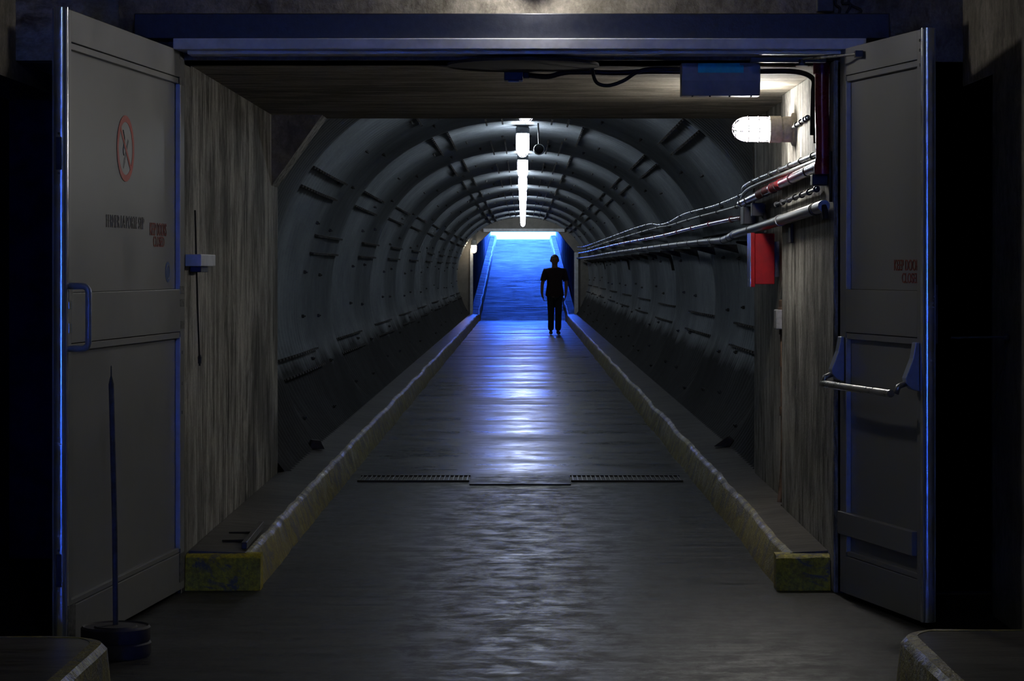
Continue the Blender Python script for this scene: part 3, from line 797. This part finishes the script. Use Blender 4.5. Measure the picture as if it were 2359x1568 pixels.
# hanging sign box
bx = thing('hanging_sign_box', 'grey box sign with a blue panel hanging under the passage ceiling', 'sign', (0, 0, 0))
q = MB(); q.prism([(.728, 11.16, 2.44), (.728, 11.16, 2.33), (.728, 11.185, 2.262), (.728, 11.28, 2.262), (.728, 11.28, 2.44)], (.362, 0, 0)); q.build('casing', M['box_grey'], bx, bevel=.004)
q = MB(); q.prism([(.803, 11.157, 2.432), (.995, 11.157, 2.432), (.995, 11.157, 2.40), (1.012, 11.157, 2.40), (1.012, 11.157, 2.366), (.803, 11.157, 2.366)], (0, .004, 0)); q.build('blue_panel', M['box_blue'], bx, label='bright blue label panel')
for x in (.78, .86, .95, 1.05):
    q = MB(); q.lathe([(.004, 0), (.004, .006)], (x, 11.19, 2.2625), (0, 0, -1), 8); q.build('screw', M['dark_metal'], bx)

# ------------------------------------------------------------------ right wall pipework
# red riser beside the door and the run it feeds
rp = pipe('red_riser_pipe', 'dark red vertical pipe beside the right door', 'pipe',
     [(1.372, 11.16, 2.41), (1.372, 11.16, 2.2), (1.374, 11.15, 2.05), (1.374, 11.15, 1.935)], .032, 'red_pipe', sm=False)
q = MB(); q.lathe([(.040, 0), (.040, .05)], (1.372, 11.16, 2.36), (0, 0, 1), 20); q.build('collar', M['red_pipe'], rp, smooth='auto')
q = MB(); q.lathe([(.038, 0), (.040, .03), (.033, .07)], (1.374, 11.15, 1.90), (0, 0, 1), 20); q.build('elbow_cap', M['red_pipe'], rp, smooth='auto')
q = MB(); q.lathe([(.022, 0), (.022, .12)], (1.372, 11.30, 2.05), (0, 0, 1), 12); q.build('valve_box', M['black'], rp)
gp = pipe('glossy_pipe', 'glossy maroon pipe along the passage wall, from the red riser to the steel bracket', 'pipe',
     [(1.372, 11.2, 1.945), (1.374, 12.5, 1.925), (1.376, 14.0, 1.90), (1.385, 15.45, 1.880)], .026, 'maroon_pipe', (11.7, 12.4, 13.1, 13.8, 14.9, 15.3), .029, couplings=(13.4,))
q = MB(); q.tube([(1.374, 12.9, 1.9187), (1.3755, 14.15, 1.8985)], .0267, 14)
q.build('red_band', M['red_paint'], gp, smooth='auto', label='bright red painted band')
c1 = [(1.382, 11.2, 2.005), (1.385, 13.0, 2.0), (1.39, 15.0, 1.99), (1.50, 16.6, 2.0), (1.515, 16.64, 1.980), (1.515, 19.17, 1.961), (1.515, 22.72, 1.975), (1.515, 25.25, 1.942), (1.515, 27.12, 1.952), (1.515, 29.08, 1.994), (1.515, 33.94, 2.008), (1.515, 41.98, 2.003), (1.515, 52.36, 1.998), (1.496, 59.84, 1.994), (1.403, 62.93, 2.012)]
pipe('upper_conduit', 'topmost thin bright conduit along the right tunnel wall', 'conduit', c1, .0115, 'conduit', fr(11.6, 15, .5)+fr(17, 66, 1.6), .0165)
c2 = [(1.384, 11.25, 1.975), (1.385, 13.0, 1.968), (1.39, 15.0, 1.955), (1.50, 16.7, 1.94), (1.520, 17.10, 1.907), (1.520, 21.85, 1.913), (1.539, 25.65, 1.916), (1.520, 28.88, 1.929), (1.520, 41.80, 1.935), (1.520, 53.20, 1.926), (1.520, 60.80, 1.926), (1.425, 63.93, 1.945)]
pipe('middle_conduit', 'second thin grey conduit, just below the topmost one', 'conduit', c2, .0115, 'grey_pipe', fr(17.3, 66, 1.7), .0165)
pipe('glossy_pipe', 'glossy maroon pipe with bright highlights running down the right tunnel wall', 'pipe',
     [(1.44, 15.7, 1.79), (1.57, 17.2, 1.815), (1.554, 17.95, 1.832), (1.554, 22.39, 1.837), (1.554, 27.31, 1.832), (1.554, 38.02, 1.858), (1.554, 48.25, 1.866), (1.544, 57.90, 1.861), (1.496, 64.94, 1.866)], .019, 'maroon_pipe', fr(16, 66, 2.1), .0245, 'red_pipe')
pipe('thick_grey_pipe', 'thick grey pipe, lowest of the pipes on the right wall', 'pipe',
     [(1.368, 11.05, 1.752), (1.370, 12.0, 1.737), (1.37, 13.2, 1.720), (1.375, 14.5, 1.703), (1.40, 16.0, 1.692), (1.56, 19.0, 1.69), (1.585, 21.6, 1.703), (1.585, 27.7, 1.717), (1.585, 42, 1.735), (1.585, 59, 1.73), (1.50, 67.3, 1.74)], .0275, 'grey_pipe',
     [11.35, 11.42, 14.7, 16.3]+fr(17.4, 66, 1.45), .0305, couplings=(12.95, 16.1, 20.5, 30.5, 40.3))
q = MB(); q.tube([(1.368, 11.06, 1.752), (1.372, 11.05, 1.73), (1.374, 11.04, 1.69)], .015, 12); q.tube([(1.398, 11.05, 1.77), (1.398, 11.05, 2.0)], .007, 8)
tag(q.build('pipe_elbow', M['dark_metal'], smooth='auto'), 'dark elbow at the near end of the thick grey pipe', 'pipe elbow')
pipe('clipped_cable', 'short dark cable held by a row of clips between the maroon and grey pipes', 'cable',
     [(1.382, 11.4, 1.842), (1.382, 12.0, 1.832), (1.382, 12.6, 1.825), (1.382, 13.3, 1.815)], .009, 'dark_metal', fr(11.45, 13.3, .3), .016)
q = MB(); q.box(1.33, 1.403, 11.18, 11.26, 1.85, 1.90)
tag(q.build('pipe_support_block', M['black'], bevel=.003), 'black support block under the maroon pipe near the right door', 'bracket')
q = MB(); q.box(1.385, 1.403, 12.6, 12.68, 1.60, 1.70)
tag(q.build('wall_clip', M['rust_steel'], bevel=.003), 'small rusty wall clip under the thick grey pipe', 'clip')
# steel stand-off bracket at the passage end
sb = thing('standoff_bracket', 'dark steel stand-off bracket on the wall above the red cabinet', 'bracket')
q = MB(); q.box(1.37, 1.452, 14.55, 14.63, 1.78, 1.86); q.build('arm', M['dark_metal'], sb, bevel=.004)
q = MB(); q.box(1.36, 1.452, 15.0, 15.2, 1.74, 1.850); q.build('arm', M['dark_metal'], sb, bevel=.004)
q = MB(); q.box(1.435, 1.4545, 14.5, 15.25, 1.68, 1.80); q.build('wall_plate', M['dark_metal'], sb, bevel=.003)
# brackets in the tunnel
def bracket():
    root = thing('pipe_bracket', 'x', 'bracket')
    q = MB(); q.prism([(1.80, 0, 1.665), (1.545, 0, 1.665), (1.545, 0, 1.650), (1.82, 0, 1.58)], (0, .035, 0)); q.build('arm', M['rust_steel'], root)
    q = MB()
    pts = []
    for z in (1.68, 1.60, 1.50, 1.44):
        dz = z-ZT; pts.append((EA*math.sqrt(1-(dz/EU)**2)-.06, z))
    q.prism([(x-.012, 0, z) for x, z in pts]+[(x+.02, 0, z) for x, z in reversed(pts)], (0, .11, 0)); q.build('foot_plate', M['rust_steel'], root)
    return root
b0 = None
onum = ['nearest', 'second', 'third', 'fourth', 'fifth', 'sixth', 'seventh', 'eighth', 'ninth', 'tenth', 'eleventh', 'twelfth', 'thirteenth', 'fourteenth', 'fifteenth', 'sixteenth', 'seventeenth', 'eighteenth', 'nineteenth', 'twentieth']
for i, y in enumerate(fr(17.6, 64, 2.45)):
    o = bracket() if b0 is None else copy_tree(b0)
    b0 = b0 or o
    o.location = (0, y, 0); o['group'] = 'pipe brackets on the right tunnel wall'
    o['label'] = f'{onum[i]} dark steel bracket under the grey pipe, counted from the doorway'

# red cabinet
rc = thing('red_cabinet', 'red metal cabinet on the right wall below the grey pipe', 'cabinet')
q = MB(); q.box(1.314, 1.425, 13.77, 13.94, 1.378, 1.665); q.build('case', M['red_paint'], rc, bevel=.004)
q = MB(); q.box(1.290, 1.313, 13.76, 13.95, 1.362, 1.670); q.build('lid', M['red_paint'], rc, bevel=.004)
q = MB(); q.box(1.286, 1.290, 13.762, 13.948, 1.364, 1.668); q.build('lid_face', M['alu_edge'], rc, label='pale reflective front face')
q = MB(); q.box(1.425, 1.4535, 13.80, 13.91, 1.42, 1.62); q.build('mounting_plate', M['dark_metal'], rc)
# switch box with its conduits in the step of the wall
jx = XR2-.028
jb = thing('switch_box', 'small grey switch box on the right passage wall with rusty conduit', 'switch box')
q = MB(); q.box(jx-.045, XR2-.002, 13.28, 13.40, 1.135, 1.242); q.build('box', M['switch_grey'], jb, bevel=.006)
q = MB(); q.lathe([(.024, 0), (.024, .012), (.018, .014), (.020, .05), (.012, .055)], (jx-.005, 13.34, 1.242), (0, 0, 1), 12); q.build('cable_gland', M['rust_pipe'], jb, smooth='auto')
q = MB(); q.lathe([(.018, 0), (.018, .03)], (jx-.005, 13.34, 1.105), (0, 0, 1), 12); q.build('lower_gland', M['rust_pipe'], jb)
pipe('drop_cable', 'black cable dropping down the wall into the grey switch box', 'cable',
     [(jx+.01, 13.33, 2.0), (jx+.012, 13.33, 1.7), (jx+.012, 13.33, 1.5), (jx+.0, 13.34, 1.36), (jx-.005, 13.34, 1.29)], .009, 'black')
dp = pipe('drain_conduit', 'rusty conduit below the grey switch box down to the walkway', 'conduit',
     [(jx-.005, 13.34, 1.11), (jx-.003, 13.34, .9), (jx, 13.34, .6), (jx-.004, 13.34, .38), (jx-.02, 13.34, .186)], .0125, 'rust_pipe')
for z in (.93, .66):
    q = MB(); q.lathe([(.018, 0), (.018, .05)], (jx-.002, 13.34, z), (0, 0, 1), 12); q.build('coupling', M['rust_pipe'], dp, smooth='auto')
# dotted thin cable on the tunnel end beside the bright lamp
pipe('thin_hanging_cable', 'thin dark cable hanging behind the bright wall lamp', 'cable', [(1.435, 15.15, 2.22), (1.437, 15.15, 2.05), (1.44, 15.15, 1.86)], .006, 'black')

# ------------------------------------------------------------------ left wall fittings
hb = thing('door_holder', 'pale block door holder on the left passage wall with a long thin rod', 'door holder')
q = MB(); q.box(XL+.001, -1.47, 11.10, 11.62, 1.478, 1.533); q.build('block', M['frame_alu'], hb, bevel=.004)
q = MB(); q.box(XL+.001, -1.49, 11.25, 11.50, 1.45, 1.478); q.build('underside_catch', M['dark_metal'], hb, bevel=.003)
q = MB(); q.tube([(XL+.012, 11.36, 1.74), (XL+.018, 11.40, 1.30), (XL+.022, 11.45, 1.01)], .0042, 8); q.build('rod', M['rust_steel'], hb)
q = MB(); q.lathe([(.008, 0), (.010, .03), (.006, .04)], (XL+.022, 11.45, 1.02), (0, 0, 1), 10); q.build('rod_knob', M['dark_metal'], hb)
# small board and rods on the left kerb end
q = MB(); q.hexa([(-1.300, 11.22, .172), (-1.275, 11.22, .172), (-1.275, 11.22, .205), (-1.300, 11.22, .205)], [(-1.31, 12.05, .180), (-1.285, 12.05, .180), (-1.285, 12.05, .215), (-1.31, 12.05, .215)])
tag(q.build('edge_board', M['walk_conc'], bevel=.003), 'short pale board standing on the end of the left kerb', 'board')
for i, (y, x0, x1) in enumerate(((11.55, -1.43, -1.30), (11.9, -1.44, -1.31))):
    q = MB(); q.tube([(x0, y, .172), (x1, y+.02, .172)], .007, 8)
    tag(q.build('steel_rod', M['rust_steel']), ['dark steel rod on the left walkway end, nearer of two', 'dark steel rod on the left walkway end, farther of two'][i], 'rod', 'steel rods on the walkway')

# wedges on the walkways
for x, y, lab, s in ((-1.455, 17.1, 'small dark block lying on the left walkway against the tunnel wall', 1), (1.43, 17.35, 'small dark wedge lying on the right walkway against the tunnel wall', -1)):
    q = MB(); q.prism([(-.07, 0, .196), (.045, 0, .196), (.07, 0, .235), (.03, 0, .27)] if s < 0 else [(-.05, 0, .196), (.06, 0, .196), (.03, 0, .255), (-.03, 0, .262)], (0, .09, 0))
    o = tag(q.build('wedge_block', M['rust_steel'], bevel=.004), lab, 'wedge'); o.location = (x, y, 0); o.rotation_euler = (0, 0, .2*s)

# drain
def grate(x0, x1, label):
    root = thing('drain_grate', label, 'grate')
    q = MB(); q.box(x0, x1, 16.72, 17.10, -.001, .003); q.build('channel', M['black'], root)
    q = MB(); q.box(x0, x1, 16.70, 16.725, -.001, .012); q.box(x0, x1, 17.10, 17.125, -.001, .012); q.build('frame', M['rust_steel'], root)
    n = int((x1-x0)/.031)
    for i in range(n):
        x = x0+(i+.5)*(x1-x0)/n
        q = MB(); q.box(x-.004, x+.004, 16.72, 17.10, .003, .011); q.build('bar', M['grey_pipe'], root)
grate(-1.14, -.37, 'narrow drain grate across the left half of the road')
grate(.33, 1.10, 'narrow drain grate across the right half of the road')
q = MB(); q.box(-.365, .325, 16.45, 17.14, -.001, .010)
tag(q.build('drain_cover', M['floor'], bevel=.004), 'plain rectangular drain cover between the two grates', 'drain cover')

# ------------------------------------------------------------------ weighted pole at lower left
wp = thing('weighted_pole', 'thin pole standing in a heavy round base before the left door', 'pole', (-1.545, 9.22, 0))
q = MB(); q.lathe([(.128, 0), (.134, .012), (.134, .05), (.128, .056), (.001, .056)], (0, 0, 0), (0, 0, 1), 40); q.build('lower_weight', M['weight'], wp, smooth='auto')
q = MB(); q.lathe([(.126, .056), (.131, .064), (.131, .108), (.124, .116), (.118, .110), (.082, .110), (.078, .116), (.03, .118), (.001, .118)], (0, 0, 0), (0, 0, 1), 40); q.build('upper_weight', M['weight'], wp, smooth='auto')
q = MB(); q.tube([(.0, 0, .11), (-.004, 0, .5), (-.016, 0, 1.0), (-.0165, 0, 1.03), (-.017, 0, 1.05), (-.017, 0, 1.06), (-.017, 0, 1.095), (-.017, 0, 1.10)], [.0105, .0105, .0105, .0105, .006, .003, .0025, .001], 12); q.build('pole_shaft', M['pole'], wp, smooth='auto')

# hook and cord by the right hand edge
hk = thing('wall_hook', 'dark wall hook with a thin hanging cord at the right edge', 'hook')
q = MB(); q.tube([(1.985, 9.93, 1.187), (1.94, 9.95, 1.187), (1.86, 9.98, 1.185), (1.76, 10.0, 1.183)], .005, 8); q.build('rod', M['dark_metal'], hk)
q = MB(); q.lathe([(.012, 0), (.016, .01), (.010, .022)], (1.985, 9.93, 1.187), (-1, 0, 0), 12); q.build('hook_base', M['dark_metal'], hk)
q = MB(); q.tube([(1.98, 9.93, 1.18), (1.972, 9.95, 1.10), (1.95, 9.98, 1.0), (1.93, 10.0, .86)], .0022, 6); q.build('cord', M['black'], hk)
# tiny dark fitting above beam on the right
cf = thing('cable_cluster', 'dark cluster of cables and fittings on the wall above the beam, upper right', 'cables')
q = MB(); q.box(1.325, 1.40, YB-.05, YB, 2.625, 2.70); q.build('fitting_box', M['dark_metal'], cf, bevel=.004)
for dx, dz in ((.0, 0), (.03, .02), (.06, -.01)):
    q = MB(); q.tube(smooth_path([(1.42+dx, YB-.02, 2.60), (1.43+dx*1.6, YB-.03, 2.64+dz), (1.41+dx, YB-.02, 2.67), (1.45+dx, YB-.02, 2.75)]), .006, 8); q.build('cable', M['black'], cf)

# ------------------------------------------------------------------ person
def skin_obj(name, verts, edges, mat, parent=None, sub=2, vox=None, extra=None):
    me = bpy.data.meshes.new(name); bm = bmesh.new(); lay = bm.verts.layers.skin.verify()
    bv = [bm.verts.new(v[0]) for v in verts]
    for i, v in enumerate(verts):
        bv[i][lay].radius = v[1] if isinstance(v[1], tuple) else (v[1], v[1])
        bv[i][lay].use_root = i == 0
    for a, b in edges: bm.edges.new((bv[a], bv[b]))
    bm.to_mesh(me); bm.free()
    o = bpy.data.objects.new(name, me); COL.objects.link(o)
    md = o.modifiers.new('skin', 'SKIN')
    o.modifiers.new('sub', 'SUBSURF').levels = sub; o.modifiers['sub'].render_levels = sub
    dg = bpy.context.evaluated_depsgraph_get(); dg.update()
    ev = bpy.data.meshes.new_from_object(o.evaluated_get(dg))
    bpy.data.objects.remove(o)
    if extra:
        bm = bmesh.new(); bm.from_mesh(ev)
        for kind, loc, scl in extra:
            mt = Matrix.Translation(loc) @ Matrix.Diagonal((*scl, 1))
            bmesh.ops.create_uvsphere(bm, u_segments=20, v_segments=14, radius=1, matrix=mt)
        bm.to_mesh(ev); bm.free()
    ev.materials.clear(); ev.materials.append(mat)
    n = bpy.data.objects.new(name, ev); COL.objects.link(n)
    if vox:
        r = n.modifiers.new('remesh', 'REMESH'); r.mode = 'VOXEL'; r.voxel_size = vox; r.use_smooth_shade = True
        sm_ = n.modifiers.new('smooth', 'SMOOTH'); sm_.iterations = 2; sm_.factor = .5
        dg = bpy.context.evaluated_depsgraph_get(); dg.update()
        e2 = bpy.data.meshes.new_from_object(n.evaluated_get(dg)); n.modifiers.clear(); n.data = e2
        e2.materials.clear(); e2.materials.append(mat)
    n.data.polygons.foreach_set('use_smooth', [True]*len(n.data.polygons))
    if parent is not None: n.parent = parent
    return n
per = thing('person', 'man in a dark maroon short-sleeved shirt and dark trousers walking in the tunnel', 'person', (.70, 53.8, 0), .06)
# viewer is towards -y; the figure faces the viewer
V = []; E = []
def chain(start, pts):
    p = start
    for q_ in pts: V.append(q_); E.append((p, len(V)-1)); p = len(V)-1
    return p
V.append(((0, 0, .93), (.155, .11)))
ch = chain(0, [((0, 0, 1.07), (.150, .11)), ((0, 0, 1.22), (.168, .118)), ((0, .005, 1.375), (.165, .108))])
nk = chain(ch, [((0, .01, 1.46), (.085, .075)), ((0, -.002, 1.53), (.062, .066))])
hd = chain(nk, [((0, -.008, 1.60), (.076, .09)), ((0, -.002, 1.67), (.078, .094))])
hands = []
for s, el_, wr, tip in ((-1, (-.275, .02, 1.13), (-.285, -.05, .89), (-.268, -.075, .80)), (1, (.262, .03, 1.14), (.252, .06, .90), (.245, .075, .81))):
    sh = chain(ch, [((s*.182, .01, 1.405), (.07, .066))])
    a_ = chain(sh, [(Vector((s*.175, .01, 1.395)).lerp(Vector(el_), .5), (.05, .05)), (el_, (.040, .042)), (Vector(el_).lerp(Vector(wr), .4), (.040, .042)), (wr, (.026, .031))])
    dv = (Vector(tip)-Vector(wr)); pm = Vector(wr)+dv*.5
    pa = chain(a_, [(pm, (.022, .04))])
    for k in range(4):
        off = Vector((s*-.002, (-.030+.019*k), 0)); Lf = (.078, .088, .083, .066)[k]
        dn = dv.normalized()
        b1 = pm+off*.8+dn*.035; b2 = pm+off+dn*(.035+Lf*.5)+Vector((-s*.006, 0, 0)); b3 = pm+off+dn*(.035+Lf)+Vector((-s*.02, 0, 0))
        chain(pa, [(b1, (.0095, .0095)), (b2, (.0088, .0088)), (b3, (.007, .007))])
    dn = dv.normalized()
    chain(pa, [(pm+Vector((-s*.01, -.038, .012)), (.012, .012)), (pm+Vector((-s*.018, -.055, 0))+dn*.03, (.0105, .0105)), (pm+Vector((-s*.02, -.058, 0))+dn*.058, (.008, .008))])
for s, kn, an, toe in ((-1, (-.085, -.03, .50), (-.082, .03, .09), (-.09, -.11, .035)), (1, (.082, .0, .50), (.075, .0, .09), (.085, -.13, .035))):
    hp_ = chain(0, [((s*.085, 0, .86), (.088, .09)), (Vector((s*.085, 0, .86)).lerp(Vector(kn), .5), (.078, .082)), (kn, (.055, .06)), (Vector(kn).lerp(Vector(an), .4), (.05, .056)), (an, (.036, .042)), (Vector(an)+Vector((0, .02, -.05)), (.036, .036)), (toe, (.036, .026))])
ex = [('s', (0, -.008, 1.645), (.083, .102, .112)), ('s', (0, -.055, 1.58), (.05, .042, .042)), ('s', (0, -.103, 1.628), (.014, .020, .024)), ('s', (-.085, .0, 1.635), (.007, .015, .022)), ('s', (.085, .0, 1.635), (.007, .015, .022)),
      ('s', (0, -.094, 1.588), (.026, .010, .008)), ('s', (0, -.094, 1.672), (.05, .012, .010))]
body = skin_obj('body', V, E, M['skin'], per, 1, .007, ex)
for s in (-1, 1):
    q = MB(); q.lathe([(.001, -.011), (.009, -.008), (.012, 0), (.009, .008), (.001, .011)], (s*.031, -.094, 1.648), (0, 1, 0), 14); q.build('eye', M['sign_black'], per, smooth=True)
# garments are grown from the body's own surface
def garment(name, mat, inside, push):
    bm = bmesh.new(); bm.from_mesh(body.data)
    bm.normal_update()
    bmesh.ops.delete(bm, geom=[f for f in bm.faces if not inside(f.calc_center_median())], context='FACES')
    bm.normal_update()
    for v in bm.verts: v.co += v.normal*push(v.co)
    for _ in range(2): bmesh.ops.smooth_vert(bm, verts=bm.verts, factor=.4, use_axis_x=True, use_axis_y=True, use_axis_z=True)
    me = bpy.data.meshes.new(name); bm.to_mesh(me); bm.free(); me.materials.clear(); me.materials.append(mat)
    me.polygons.foreach_set('use_smooth', [True]*len(me.polygons))
    o = bpy.data.objects.new(name, me); COL.objects.link(o); o.parent = per
    md = o.modifiers.new('thickness', 'SOLIDIFY'); md.thickness = .006; md.offset = 1
    return o
garment('shirt', M['shirt'], lambda c: (abs(c.x) < .215 and .85 < c.z < 1.455+.02*(abs(c.x) > .05)) or (abs(c.x) >= .17 and 1.19 < c.z < 1.50),
        lambda c: .012+.028*max(0, min(1, (1.25-c.z)/.35))*(abs(c.x) < .215)+.014*(abs(c.x) >= .215))
garment('hair', M['hair'], lambda c: c.z > 1.575 and (c.z > 1.705 or (c.y > .005 and c.z > 1.60) or (c.y > -.03 and c.z > 1.66)), lambda c: .010)
TV = [((0, 0, .93), (.155, .115))]; TE = []
def tch(p, pts):
    for q_ in pts: TV.append(q_); TE.append((p, len(TV)-1)); p = len(TV)-1
for s, kn, an in ((-1, Vector((-.085, -.03, .50)), Vector((-.082, .03, .07))), (1, Vector((.082, .0, .50)), Vector((.075, .0, .07)))):
    hpv = Vector((s*.086, 0, .83))
    tch(0, [(hpv, (.098, .1)), (hpv.lerp(kn, .5), (.09, .092)), (kn, (.076, .078)), (kn.lerp(an, .5), (.07, .074)), (an, (.068, .076))])
skin_obj('trousers', TV, TE, M['trousers'], per, 1, .009)
for s, an, toe in ((-1, (-.082, .06, .045), (-.095, -.14, .032)), (1, (.075, .03, .045), (.09, -.16, .032))):
    skin_obj('shoe', [((an[0], an[1], an[2]), (.045, .045)), ((an[0]*1.03, an[1]-.09, .042), (.046, .040)), (toe, (.040, .030))], [(0, 1), (1, 2)], M['shoe'], per, 2, .007)
